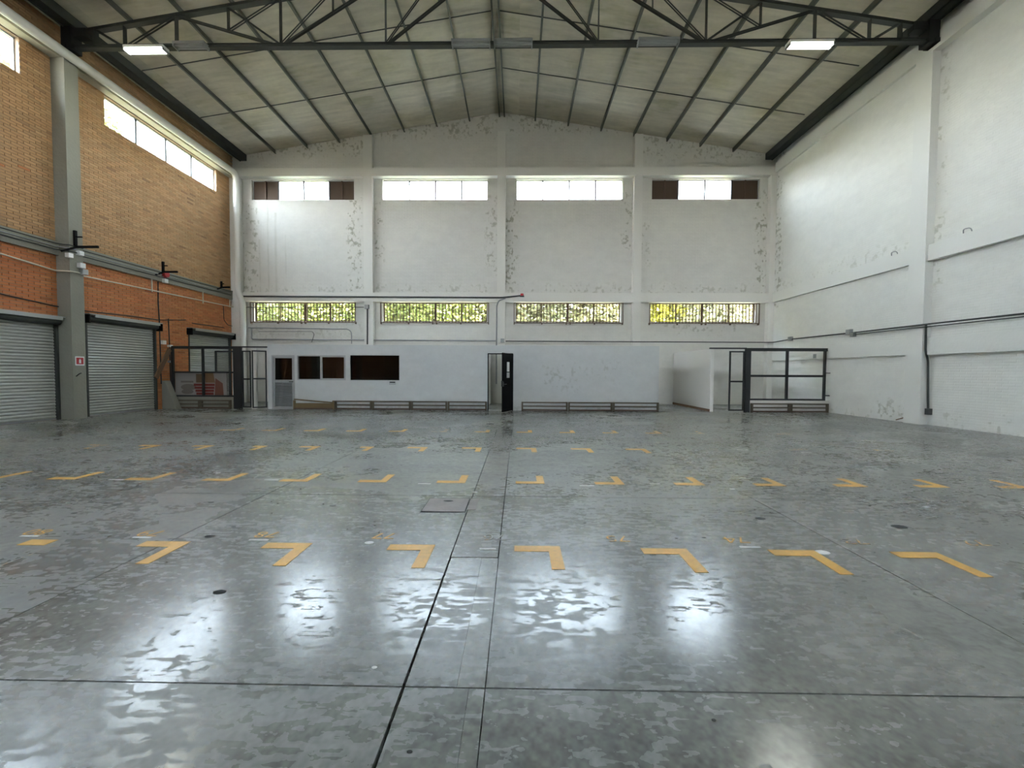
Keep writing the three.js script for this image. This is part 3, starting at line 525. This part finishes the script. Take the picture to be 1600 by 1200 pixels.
// ---------------------------------------------------------------- office partition
const PT = 0.12; // wall thickness
{
  const holes = [[-9.12, -8.26, 0.001, 2.0], [-8.17, -6.36, 1.08, 2.0], [-6.19, -4.37, 1.09, 2.005], [-1.11, -0.18, 0.001, 2.1]];
  const g = slabShape([[-9.27, 0], [5.15, 0], [5.15, 2.39], [-9.27, 2.39]], holes, PT); g.translate(0, 0, ZP - PT);
  struct('wall_office_front', 'low pale grey partition with windows and two doors', 'wall', g, M.partition);
  struct('wall_office_left', 'end wall of the grey office partition', 'wall', bx(-9.27, -9.15, 0, 2.39, ZB, ZP - PT), M.partition);
  struct('wall_office_middle', 'cross wall between dark office and bright store room', 'wall', bx(-1.35, -1.23, 0, 2.39, ZB + 0.0, ZP - PT), M.plaster);
  struct('wall_store_right', 'end wall of the grey partition at the open passage', 'wall', bx(5.03, 5.15, 0, 2.39, ZB, ZP - PT), M.plaster);
  struct('wall_passage', 'white wall of the open passage beside the steel cage', 'wall', bx(7.04, 7.16, 0, 2.3, ZB, ZP - 0.05), M.plaster);
  struct('baseboard_passage', 'brown skirting along the white passage wall', 'skirting', bx(7.02, 7.04, 0.0, 0.09, ZB + 0.02, ZP - 0.05), M.wood);
  struct('ceiling_office', 'flat cover over the dark office', 'ceiling', bx(-9.15, -1.35, 2.28, 2.34, ZB + 0.26, ZP - PT), M.partition);
  struct('wall_office_inner', 'rear wall inside the office', 'wall', bx(-9.15, -1.35, 0, 2.28, -16.6, -16.5), M.partition);
  const d1 = struct('door_1', 'half glazed grey metal door with louvred lower panel', 'door'), zf = ZP - 0.05;
  part('frame', frameGeo(-9.12, -8.26, 0.0, 2.0, zf - 0.05, zf + 0.06, 0.045), M.alu, d1);
  part('stile', [...frameGeo(-9.07, -8.31, 0.03, 1.95, zf - 0.02, zf + 0.03, 0.06), bx(-9.07, -8.31, 1.0, 1.09, zf - 0.02, zf + 0.03)], M.alu, d1);
  part('pane', bx(-9.01, -8.37, 1.09, 1.89, zf, zf + 0.005), M.tinted, d1);
  const lv = bar([-9.01, 0, 0], [-8.37, 0, 0], 0.008, 0.06); lv.rotateX(0.7);
  for (let k = 0; k < 15; k++) part('louvre', lv, M.alu, d1).position.set(0, 0.13 + k * 0.06, zf + 0.01);
  part('handle', pipe([[-8.34, 1.02, zf + 0.03], [-8.34, 1.02, zf + 0.09], [-8.45, 1.02, zf + 0.09]], 0.012, 0.02, 6), M.black, d1);
  const w1 = struct(`window_${++windowNo}`, 'grey framed sliding window of the office', 'window');
  part('frame', frameGeo(-8.17, -6.36, 1.08, 2.0, zf - 0.05, zf + 0.05, 0.035), M.alu, w1);
  part('sash', [bx(-7.32, -7.24, 1.1, 1.98, zf - 0.02, zf + 0.03), bx(-6.43, -6.37, 1.1, 1.98, zf - 0.02, zf + 0.03), bx(-7.24, -6.43, 1.1, 1.15, zf - 0.02, zf + 0.03), bx(-7.24, -6.43, 1.93, 1.98, zf - 0.02, zf + 0.03)], M.alu, w1);
  part('pane', bx(-7.24, -6.43, 1.15, 1.93, zf, zf + 0.005), M.tinted, w1); part('pane', bx(-8.135, -7.32, 1.115, 1.965, zf - 0.03, zf - 0.025), M.tinted, w1);
  const w2 = struct(`window_${++windowNo}`, 'wide dark service opening of the office', 'window');
  part('frame', frameGeo(-6.19, -4.37, 1.09, 2.005, zf - 0.06, zf + 0.02, 0.025), M.black, w2); part('pane', bx(-6.165, -4.395, 1.115, 1.98, zf - 0.03, zf - 0.025), M.tinted, w2);
  const mail = thing('letter_slot', 'small grey slot plate under the dark service opening', 'slot'); part('plate', bx(-4.74, -4.5, 0.93, 1.05, ZP, ZP + 0.02), M.alu, mail); part('slot', bx(-4.72, -4.52, 1.0, 1.035, ZP + 0.02, ZP + 0.024), M.black, mail);
  { const q = thing('bottle', 'small white bottle on the office window sill', 'bottle'), lg = new THREE.LatheGeometry([[0, 0], [0.045, 0], [0.047, 0.16], [0.03, 0.2], [0.016, 0.24], [0.016, 0.34], [0, 0.34]].map((p) => new THREE.Vector2(...p)), 14); lg.translate(-6.83, 1.085, ZP - 0.3); part('body', lg, M.white, q); const cp = new THREE.CylinderGeometry(0.02, 0.02, 0.04, 10); cp.translate(-6.83, 1.44, ZP - 0.3); part('cap', cp, M.white, q); }
  struct('trim_20', 'sill board inside the office windows', 'sill', bx(-8.25, -4.3, 1.04, 1.08, ZP - PT - 0.32, ZP - PT), M.brown);
  { const q = thing('leaning_tube', 'white tube leaning inside the office door', 'tube'); part('tube', bar([-9.0, 0.9, ZP - 0.45], [-8.87, 1.85, ZP - 0.6], 0.04, 0.04), M.white, q); part('foot', bar([-9.03, 0.002, ZP - 0.3], [-9.0, 0.9, ZP - 0.45], 0.08, 0.08), M.white, q); }
  // black door leaf standing open
  const d2 = struct('door_2', 'black door standing open into the hall with two paper notices', 'door');
  part('frame', frameGeo(-1.11, -0.18, -0.05, 2.1, ZP - PT - 0.01, ZP + 0.01, 0.03), M.black, d2);
  const leaf = new THREE.Group(); leaf.name = 'leaf'; d2.add(leaf); leaf.position.set(-0.185, 0.01, ZP + 0.02); leaf.rotation.y = -Math.PI * 0.365;
  // leaf runs along -x when closed; turned it reaches into the hall
  leaf.rotation.y = 1.16;
  part('panel', bx(-0.88, 0, 0.01, 2.07, -0.02, 0.02), M.black, leaf);
  part('handle', [...pipe([[-0.82, 0.98, 0.02], [-0.82, 0.98, 0.08], [-0.7, 0.98, 0.08]], 0.012, 0.02, 6), bx(-0.84, -0.8, 0.9, 1.06, 0.018, 0.026), bx(-0.9, -0.87, 0.9, 1.1, -0.03, 0.03)], M.steel, leaf);
  part('notice', bx(-0.55, -0.34, 1.42, 1.76, 0.02, 0.023), M.white, leaf, 'tall white paper notice'); part('notice', bx(-0.56, -0.33, 1.2, 1.42 - 0.03, 0.02, 0.023), mat(0.62, 0.62, 0.62, 0.7), leaf, 'lower grey paper notice');
}
// bumper rails along the partition foot
function rail(xs, z, label, slope) {
  const t = thing('bumper_rail', label, 'rail'), x0 = xs[0], x1 = xs[xs.length - 1], H = 0.33;
  for (const x of xs) part('post', bx(x - 0.03, x + 0.03, 0, H, z - 0.02, z + 0.05), (slope ? M.ochre : M.railBrown), t);
  part('top_rail', slope ? bar([x0, H + 0.04, z + 0.02], [x1, H - 0.08, z + 0.02], 0.05, 0.04) : bx(x0, x1, H - 0.045, H, z, z + 0.05), (slope ? M.ochre : M.railBrown), t);
  if (slope) part('face_board', bx(x0, x1, 0.06, H - 0.1, z + 0.01, z + 0.03), (slope ? M.ochre : M.railBrown), t); else part('middle_rail', bx(x0, x1, 0.15, 0.195, z, z + 0.05), (slope ? M.ochre : M.railBrown), t);
  part('bottom_rail', bx(x0, x1, 0.01, 0.06, z, z + 0.05), M.brown, t);
}
rail([-8.26, -6.8], ZP + 0.03, 'boarded ochre bumper rail with a sagging top beside the louvred door', true);
rail([-6.72, -5.41], ZP + 0.03, 'ochre bumper rail under the dark service opening'); rail([-5.33, -3.97], ZP + 0.03, 'ochre bumper rail starting under the letter slot'); rail([-3.89, -2.62], ZP + 0.03, 'ochre bumper rail second from the black door'); rail([-2.54, -1.16], ZP + 0.03, 'ochre bumper rail ending at the black door opening');
rail([0.17, 1.80], ZP + 0.03, 'ochre bumper rail next to the open black leaf'); rail([1.88, 3.43], ZP + 0.03, 'ochre bumper rail in the middle of the blank partition'); rail([3.51, 5.11], ZP + 0.03, 'ochre bumper rail ending at the open passage');

// ---------------------------------------------------------------- steel cages at both ends
{
  const z0 = ZP - 0.06, z1 = ZP + 0.02;
  struct('wall_cage_plinth_right', 'low white plinth under the cage by the plain wall', 'plinth', bx(8.45, 11.3, 0, 0.43, z0 - 0.08, z1), M.plaster);
  const c = thing('cage_frame', 'dark steel cage frame of four open fields by the plain wall', 'cage');
  part('top_beam', [bx(8.27, 11.2, 2.22, 2.33, z0, z1), bx(6.98, 8.3, 2.29, 2.34, z0, z1)], M.darkSteel, c);
  part('post', bx(8.27, 8.46, 0, 2.22, z0, z1), M.darkSteel, c); part('post', bx(11.1, 11.16, 0.43, 2.22, z0, z1), M.darkSteel, c); part('mullion', bx(9.74, 9.82, 0.46, 2.22, z0 + 0.01, z1 - 0.01), M.darkSteel, c);
  part('middle_rail', bx(8.46, 11.1, 1.28, 1.36, z0 + 0.01, z1 - 0.01), M.darkSteel, c); part('bottom_rail', bx(8.46, 11.1, 0.43, 0.49, z0, z1), M.darkSteel, c);
  for (const y of [0.6, 1.42]) part('wall_fixing', bx(11.16, 11.36, y, y + 0.03, z0 + 0.02, z1 - 0.02), M.darkSteel, c);
  const g = thing('gate', 'narrow dark steel gate leaf beside the passage wall', 'gate'); part('frame', frameGeo(7.7, 8.25, 0.04, 2.22, z0 + 0.02, z1 - 0.02, 0.05), M.darkSteel, g); part('middle_rail', bx(7.75, 8.2, 1.08, 1.14, z0 + 0.02, z1 - 0.02), M.darkSteel, g);
  rail([8.5, 9.83], ZP + 0.05, 'ochre bumper rail on the white plinth beside the thick cage post'); rail([9.91, 11.2], ZP + 0.05, 'ochre bumper rail on the white plinth next to the plain wall');

  struct('wall_cage_plinth_left', 'low grey plinth under the cage by the brick wall', 'plinth', bx(-12.95, -10.56, 0, 0.44, z0 - 0.08, z1), M.concrete);
  const d = thing('cage_frame', 'dark steel cage frame with a printed board by the brick wall', 'cage');
  part('top_beam', [bx(-12.88, -10.25, 2.22, 2.32, z0, z1), bx(-10.3, -9.27, 2.27, 2.32, z0, z1)], M.darkSteel, d);
  part('post', bx(-12.88, -12.81, 0.44, 2.22, z0, z1), M.darkSteel, d); part('post', bx(-10.55, -10.26, 0, 2.22, z0, z1), M.darkSteel, d); part('mullion', bx(-11.74, -11.67, 0.46, 2.22, z0 + 0.01, z1 - 0.01), M.darkSteel, d); part('mullion', bx(-11.24, -11.2, 1.38, 2.14, z0 + 0.01, z1 - 0.01), M.darkSteel, d);
  part('middle_rail', bx(-12.81, -10.55, 1.32, 1.38, z0 + 0.01, z1 - 0.01), M.darkSteel, d); part('bottom_rail', bx(-12.81, -10.55, 0.44, 0.5, z0, z1), M.darkSteel, d); part('inner_rail', bx(-11.24, -10.55, 2.1, 2.15, z0 + 0.01, z1 - 0.01), M.darkSteel, d);
  for (const [a, b, y, m] of [[-12.98, -12.86, 2.28, M.white], [-12.98, -12.88, 1.7, M.galv], [-12.96, -12.8, 0.5, M.white]]) part('wall_fixing', bx(a, b, y, y + 0.08, z0, z1 + 0.03), m, d);
  rail([-12.9, -11.8], ZP + 0.05, 'dark bumper rail on the grey plinth next to the brick wall'); rail([-11.72, -10.65], ZP + 0.05, 'dark bumper rail on the grey plinth beside the thick cage post');
  const g1 = thing('gate', 'closed narrow dark steel gate leaf beside the thick cage post', 'gate'); part('frame', frameGeo(-10.24, -9.9, 0.05, 2.16, z0 + 0.02, z1 - 0.02, 0.045), M.darkSteel, g1); part('middle_rail', bx(-10.2, -9.94, 1.08, 1.13, z0 + 0.02, z1 - 0.02), M.darkSteel, g1);
  solo('gate_post', bx(-9.87, -9.7, 0, 2.25, z0, z1), M.trim, 'pale square post between the two narrow gate leaves', 'post');
  const g2 = thing('gate', 'narrow dark steel gate leaf standing ajar at the partition end', 'gate'); g2.position.set(-9.29, 0, z1); g2.rotation.y = 0.5; part('frame', frameGeo(-0.46, 0, 0.05, 2.16, -0.02, 0.02, 0.045), M.darkSteel, g2); part('middle_rail', bx(-0.42, -0.04, 1.1, 1.15, -0.02, 0.02), M.darkSteel, g2);
  const cv = document.createElement('canvas'); cv.width = 256; cv.height = 128; const x = cv.getContext('2d');
  x.fillStyle = '#8f8a84'; x.fillRect(0, 0, 256, 128); x.fillStyle = '#6f665e'; x.fillRect(28, 46, 62, 10); x.beginPath(); x.ellipse(66, 82, 38, 18, 0, 0, 7); x.fill(); x.fillStyle = '#6b625c'; x.beginPath(); x.ellipse(60, 108, 30, 14, 0, 0, 7); x.fill();
  x.fillStyle = '#6a2119'; for (let k = 0; k < 4; k++) { x.fillRect(92 + 4 * k, 62 + k * 17, 104 - 6 * k, 13); } x.fillStyle = '#74583a'; x.beginPath(); x.moveTo(146, 0); x.lineTo(190, 0); x.lineTo(198, 56); x.lineTo(150, 56); x.fill(); x.fillStyle = '#5e4a33'; x.fillRect(104, 6, 36, 50); x.fillStyle = '#6f4334'; x.beginPath(); x.moveTo(200, 30); x.lineTo(236, 60); x.lineTo(240, 128); x.lineTo(196, 128); x.fill();
  const ct = new THREE.CanvasTexture(cv); ct.colorSpace = THREE.SRGBColorSpace;
  const bg = new THREE.BoxGeometry(1.95, 0.83, 0.015); bg.translate(-11.85, 0.91, z0 - 0.03); solo('printed_board', bg, new THREE.MeshStandardMaterial({ map: ct, roughness: 0.5 }), 'pale printed board with red stripes behind the cage bars', 'board');
}

// ---------------------------------------------------------------- cables on gable and plain wall
{
  const zc = ZB + 0.27, zw = ZB + 0.06, P = (x, y, z = zw) => onZ(x, y, z);
  solo('conduit', pipe([P(380, 463, zc), P(785, 465, zc), P(813, 462, zc)], 0.035, 0.1, 8), M.steel, 'long grey conduit along the lower ring beam', 'conduit');
  const al = P(815, 462, zc), a = thing('alarm_light', 'small red alarm light on the lower ring beam', 'alarm'); const ag = new THREE.CylinderGeometry(0.07, 0.08, 0.1, 14); ag.translate(al.x + 0.02, al.y + 0.03, al.z + 0.04); part('dome', ag, M.red, a); part('base', bx(al.x - 0.07, al.x + 0.11, al.y - 0.05, al.y - 0.02, al.z - 0.03, al.z + 0.12), M.darkSteel, a);
  solo('conduit', pipe([P(790, 466, zc), P(779, 470, zc), P(776, 478, zc), P(775.5, 600, zc)], 0.03, 0.12, 8), M.galv, 'grey conduit dropping down the ridge pillar', 'conduit');
  solo('conduit', pipe([P(383, 480, ZB + 0.16), P(570, 480, ZB + 0.16)], 0.018, 0.1, 6), M.steel, 'thin conduit crossing the barred corner window', 'conduit');
  { const q = P(573.5, 479.5, ZB + 0.25), g = thing('junction_box', 'grey box on the pillar beside the barred corner window', 'junction box'); part('body', bx(q.x - 0.09, q.x + 0.09, q.y - 0.09, q.y + 0.09, ZB + 0.22, ZB + 0.32), M.galv, g); part('lid', bx(q.x - 0.08, q.x + 0.08, q.y - 0.08, q.y + 0.08, ZB + 0.32, ZB + 0.33), M.galv, g); }
  solo('conduit', pipe([P(574, 482, ZB + 0.26), P(574, 538, ZB + 0.26)], 0.03, 0.1, 6), M.steel, 'grey conduit dropping from the pillar box', 'conduit');
  solo('conduit', pipe([[388, 512], [543, 514], [549, 518], [549.5, 537]].map(([x, y]) => P(x, y, ZB + 0.03)), 0.025, 0.15, 8), M.galv, 'bent conduit under the barred corner window', 'conduit');
  solo('conduit', pipe([[393, 513], [393, 530], [775, 532.5]].map(([x, y]) => P(x, y, ZB + 0.1)), 0.03, 0.1, 8), M.galv, 'low conduit above the partition left of the ridge pillar', 'conduit');
  solo('conduit', pipe([[404, 518], [488, 518], [491, 522], [487, 535]].map(([x, y]) => P(x, y, ZB + 0.16)), 0.012, 0.1, 6), M.steel, 'loose thin cable under the barred corner window', 'cable');
  const q0 = P(790, 533, ZB + 0.26), q1 = P(1195, 535, ZB + 0.26), r1 = onX(1236, 530, 11.29), r2 = onX(1330, 520, 11.29), r3 = onX(1444, 507, 11.19), r4 = onX(1600, 490, 11.4);
  solo('conduit', pipe([q0, q1, [11.28, q1.y, -17.2], r1, r2, r3, r4, [11.4, r4.y + 0.3, -5]], 0.022, 0.1, 8), M.steel, 'long grey cable over the passage and along the plain wall', 'conduit');
  solo('conduit', pipe([r2.clone().add(new THREE.Vector3(0, -0.07, 0)), r3.clone().add(new THREE.Vector3(0, -0.07, 0)), r4.clone().add(new THREE.Vector3(0, -0.07, 0)), [11.4, r4.y + 0.23, -5]], 0.014, 0.1, 6), M.steel, 'second thin cable under the long cable on the plain wall', 'cable');
  [[785, 532, 'grey box on the ridge pillar above the black door']].forEach(([x, y, l]) => { const q = P(x, y, ZB + 0.26), g = thing('junction_box', l, 'junction box'); part('body', bx(q.x - 0.08, q.x + 0.08, q.y - 0.08, q.y + 0.08, ZB + 0.22, ZB + 0.33), M.galv, g); part('lid', bx(q.x - 0.07, q.x + 0.07, q.y - 0.07, q.y + 0.07, ZB + 0.33, ZB + 0.34), M.galv, g); });
  [[1235, 529.5, 0.085, 'grey box on the plain wall above the cage'], [1327, 519, 0.09, 'upper of two grey boxes on the plain wall cable'], [1333, 523, 0.07, 'lower of two grey boxes on the plain wall cable'], [1275, 556.5, 0.08, 'grey box inside the cage on the waist-high ledge']].forEach(([x, y, s, l]) => { const q = onX(x, y, 11.28), g = thing('junction_box', l, 'junction box'); part('body', bx(11.23, 11.34, q.y - s, q.y + s, q.z - s, q.z + s), M.galv, g); part('lid', bx(11.22, 11.23, q.y - s * 0.85, q.y + s * 0.85, q.z - s * 0.85, q.z + s * 0.85), M.galv, g); });
  [[1397, 397, 'small bent hook high on the plain wall before the pillar'], [1511, 361, 'small bent hook high on the plain wall past the pillar']].forEach(([x, y, l], i) => { const X = i ? 11.40 : 11.30, q = onX(x, y, X); solo('hook', pipe([[X + 0.03, q.y - 0.08, q.z + 0.09], [X, q.y + 0.06, q.z + 0.08], [X - 0.03, q.y + 0.07, q.z - 0.06], [X + 0.02, q.y - 0.02, q.z - 0.1]], 0.012, 0.06, 6), M.galv, l, 'hook'); });
  { const a0 = onX(1400, 656, 11.30), b0 = onX(1418, 651, 11.29), c0 = onX(1426, 658, 11.27); solo('cable_end', pipe([a0, b0, [c0.x, 0.03, c0.z]], 0.014, 0.2, 6), M.wood, 'short bent brown cable end at the foot of the plain wall', 'cable'); }
  // cable down the pillar
  const za = -10.82, dn = [[1447, 507], [1446, 550], [1450, 562], [1450, 640]].map(([x, y]) => { const p = onZ(x, y, za); return new THREE.Vector3(Math.min(p.x, 11.46), p.y, za); });
  const cb = thing('pillar_cable', 'thick grey cable down the side wall pillar to a plug box', 'cable'); part('cable', pipe(dn, 0.024, 0.15, 8), M.steel, cb); const e = dn[3]; part('plug_box', bx(e.x - 0.06, e.x + 0.05, e.y - 0.14, e.y + 0.03, za - 0.03, za + 0.07), M.steel, cb);
}

// ---------------------------------------------------------------- covers in the floor
{
  const t = tex(256, 256, (u, v) => { const n = fbm(u * 6, v * 9, 4, 701), f = fbm(u * 30, v * 30, 3, 707), k = 0.85 + 0.4 * (n - 0.5) + 0.3 * (f - 0.5); return [sr(0.27 * k), sr(0.225 * k), sr(0.205 * k)]; }, true);
  const cov = new THREE.MeshStandardMaterial({ map: t, roughness: 0.5 }), g = thing('manhole_cover', 'reddish grey square drain cover with a black grip hole', 'drain cover');
  const x0 = -0.97, x1 = -0.515, z0 = -4.205, z1 = -3.78; part('rim', frameGeo(x0, x1, 0, 0.02, 0, 0.01, 0.001).slice(0, 0).concat([bx(x0, x1, 0.0005, 0.002, z0, z1)]), M.black, g);
  part('plate', bx(x0 + 0.012, x1 - 0.012, 0.002, 0.006, z0 + 0.02, z1 - 0.016), cov, g); const gh = new THREE.CylinderGeometry(0.05, 0.05, 0.002, 16); gh.scale(1.05, 1, 0.42); gh.translate(-0.745, 0.0068, -4.11); part('grip_hole', gh, M.black, g);
  part('apron', bx(-0.51, -0.42, 0.0005, 0.003, -4.2, -3.86), cov, g);
  const h = thing('manhole_cover', 'pale concrete drain cover in front of the black door', 'drain cover'); part('plate', bx(-1.25, -0.2, 0.0005, 0.004, -11.2, -10.1), mkFloor(farC, farR, [1.25, 1.2, 1.08]), h); const hh = new THREE.CylinderGeometry(0.11, 0.11, 0.002, 16); hh.scale(1, 1, 0.6); hh.translate(-0.74, 0.005, -10.35); part('grip_hole', hh, M.black, h);
}

// ---------------------------------------------------------------- outdoors
{
  struct('ground_outside', 'sunlit ground around the hall', 'ground', [bx(-70, XL - 0.3, -0.5, -0.05, -70, 40), bx(XR + 0.3, 60, -0.5, -0.05, -70, 40), bx(XL - 0.3, XR + 0.3, -0.5, -0.05, -70, ZB - 0.3), bx(XL - 0.3, XR + 0.3, -0.5, -0.05, ZF + 0.3, 40)], mat(0.22, 0.22, 0.15, 0.95));
  const leaf = new THREE.BufferGeometry(); // a folded pointed leaf
  leaf.setAttribute('position', new THREE.Float32BufferAttribute([0, 0, 0, 0.5, 0.12, 0.3, 0, 0, 1, -0.5, 0.12, 0.3, 0, -0.04, 0.45], 3)); leaf.setIndex([0, 1, 4, 1, 2, 4, 2, 3, 4, 3, 0, 4]); leaf.computeVertexNormals();
  const leafMat = new THREE.MeshPhysicalMaterial({ color: 0xffffff, roughness: 0.9, transmission: 0.4, thickness: 0, side: THREE.DoubleSide });
  const bark = mat(0.12, 0.09, 0.06, 0.95), V = new THREE.Vector3(), Q = new THREE.Quaternion(), E = new THREE.Euler(), m4 = new THREE.Matrix4(), S = new THREE.Vector3(), col = new THREE.Color();
  const tree = (x, z, h, rx, ry, rz, n, tone, label) => {
    const t = thing('tree', label, 'tree', 'trees outside the hall'), tr = new THREE.CylinderGeometry(0.1, 0.2, h, 9); tr.translate(x, h / 2 - 0.06, z); part('trunk', tr, bark, t);
    const im = new THREE.InstancedMesh(leaf, leafMat, n); im.name = 'foliage'; im.userData.kind = 'stuff';
    for (let i = 0; i < n; i++) {
      const u = rr(-1, 1), a = rr(0, 6.283), r = Math.pow(rnd(), 0.42), k = Math.sqrt(1 - u * u); V.set(x + rx * r * k * Math.cos(a), h + ry * r * u, z + rz * r * k * Math.sin(a));
      Q.setFromEuler(E.set(rr(-1, 1), rr(0, 6.3), rr(-1, 1))); const s = rr(0.2, 0.36); S.set(s * 0.6, s, s); im.setMatrixAt(i, m4.compose(V, Q, S)); const v = rr(0.7, 1.25); im.setColorAt(i, col.setRGB(tone[0] * v, tone[1] * v * rr(0.9, 1.1), tone[2] * v));
    }
    im.castShadow = im.receiveShadow = true; t.add(im);
  };
  const lime = [0.26, 0.285, 0.08], green = [0.10, 0.115, 0.035], yellow = [0.36, 0.335, 0.025], mixed = [0.29, 0.28, 0.15];
  const kinds = { lime: [lime, 'lime green'], green: [mixed, 'pale green'], yellow: [yellow, 'yellow green'] };
  [[-20, 'lime', 'past the brick wall corner'], [-16, 'lime', 'behind the gable wall at the brick corner'], [-12, 'lime', 'behind the barred window by the downpipe'], [-8, 'lime', 'behind the gable pillar between the brick side windows'], [-4, 'lime', 'behind the barred window left of the ridge pillar'], [0, 'green', 'behind the gable wall just right of the ridge pillar'], [4, 'green', 'behind the barred window right of the ridge pillar'], [8, 'yellow', 'behind the barred window by the plain wall'], [12, 'green', 'behind the gable corner by the plain wall'], [16, 'lime', 'past the plain wall corner']].forEach(([x, k, l], i) =>
    tree(x, -23.6 - (i % 2) * 0.8, 5.8, 3.1, 5.5, 2.4, 15000, kinds[k][0], `${kinds[k][1]} tree ${l}`));
  tree(-20.5, -17, 12.4, 2.0, 2.4, 2.4, 4200, green, 'tall slim tree outside the high brick wall window');
  [[-21, 'level with the far gable'], [-17.5, 'outside the shutter behind the cage'], [-14, 'outside the long high window by the gable'], [-10.5, 'outside the sign column'], [-7, 'outside the shutter before the sign column'], [-3.5, 'outside the brick column next to the first bay'], [0, 'level with the standing place'], [3.5, 'outside the column behind the standing place'], [7, 'outside the entrance end of the brick wall']].forEach(([z, l], i) => tree(-22 - (i % 2), z, 5.9, 2.4, 4.9, 2.9, 7000, green, `deep green tree ${l}`));
  [[-15, 'at the brick wall corner'], [-11, 'on the brick wall side'], [-7, 'left of the entrance shutter'], [-3, 'before the left half of the entrance shutter'], [1, 'before the right half of the entrance shutter'], [5, 'right of the entrance shutter'], [9, 'on the plain wall side'], [13, 'at the plain wall corner']].forEach(([x, l], i) => tree(x, 17.5 + (i % 2), 5.6, 3.1, 5.1, 2.3, 7000, green, `deep green tree outside the entrance gable ${l}`));
}
renderer.render(scene, camera);
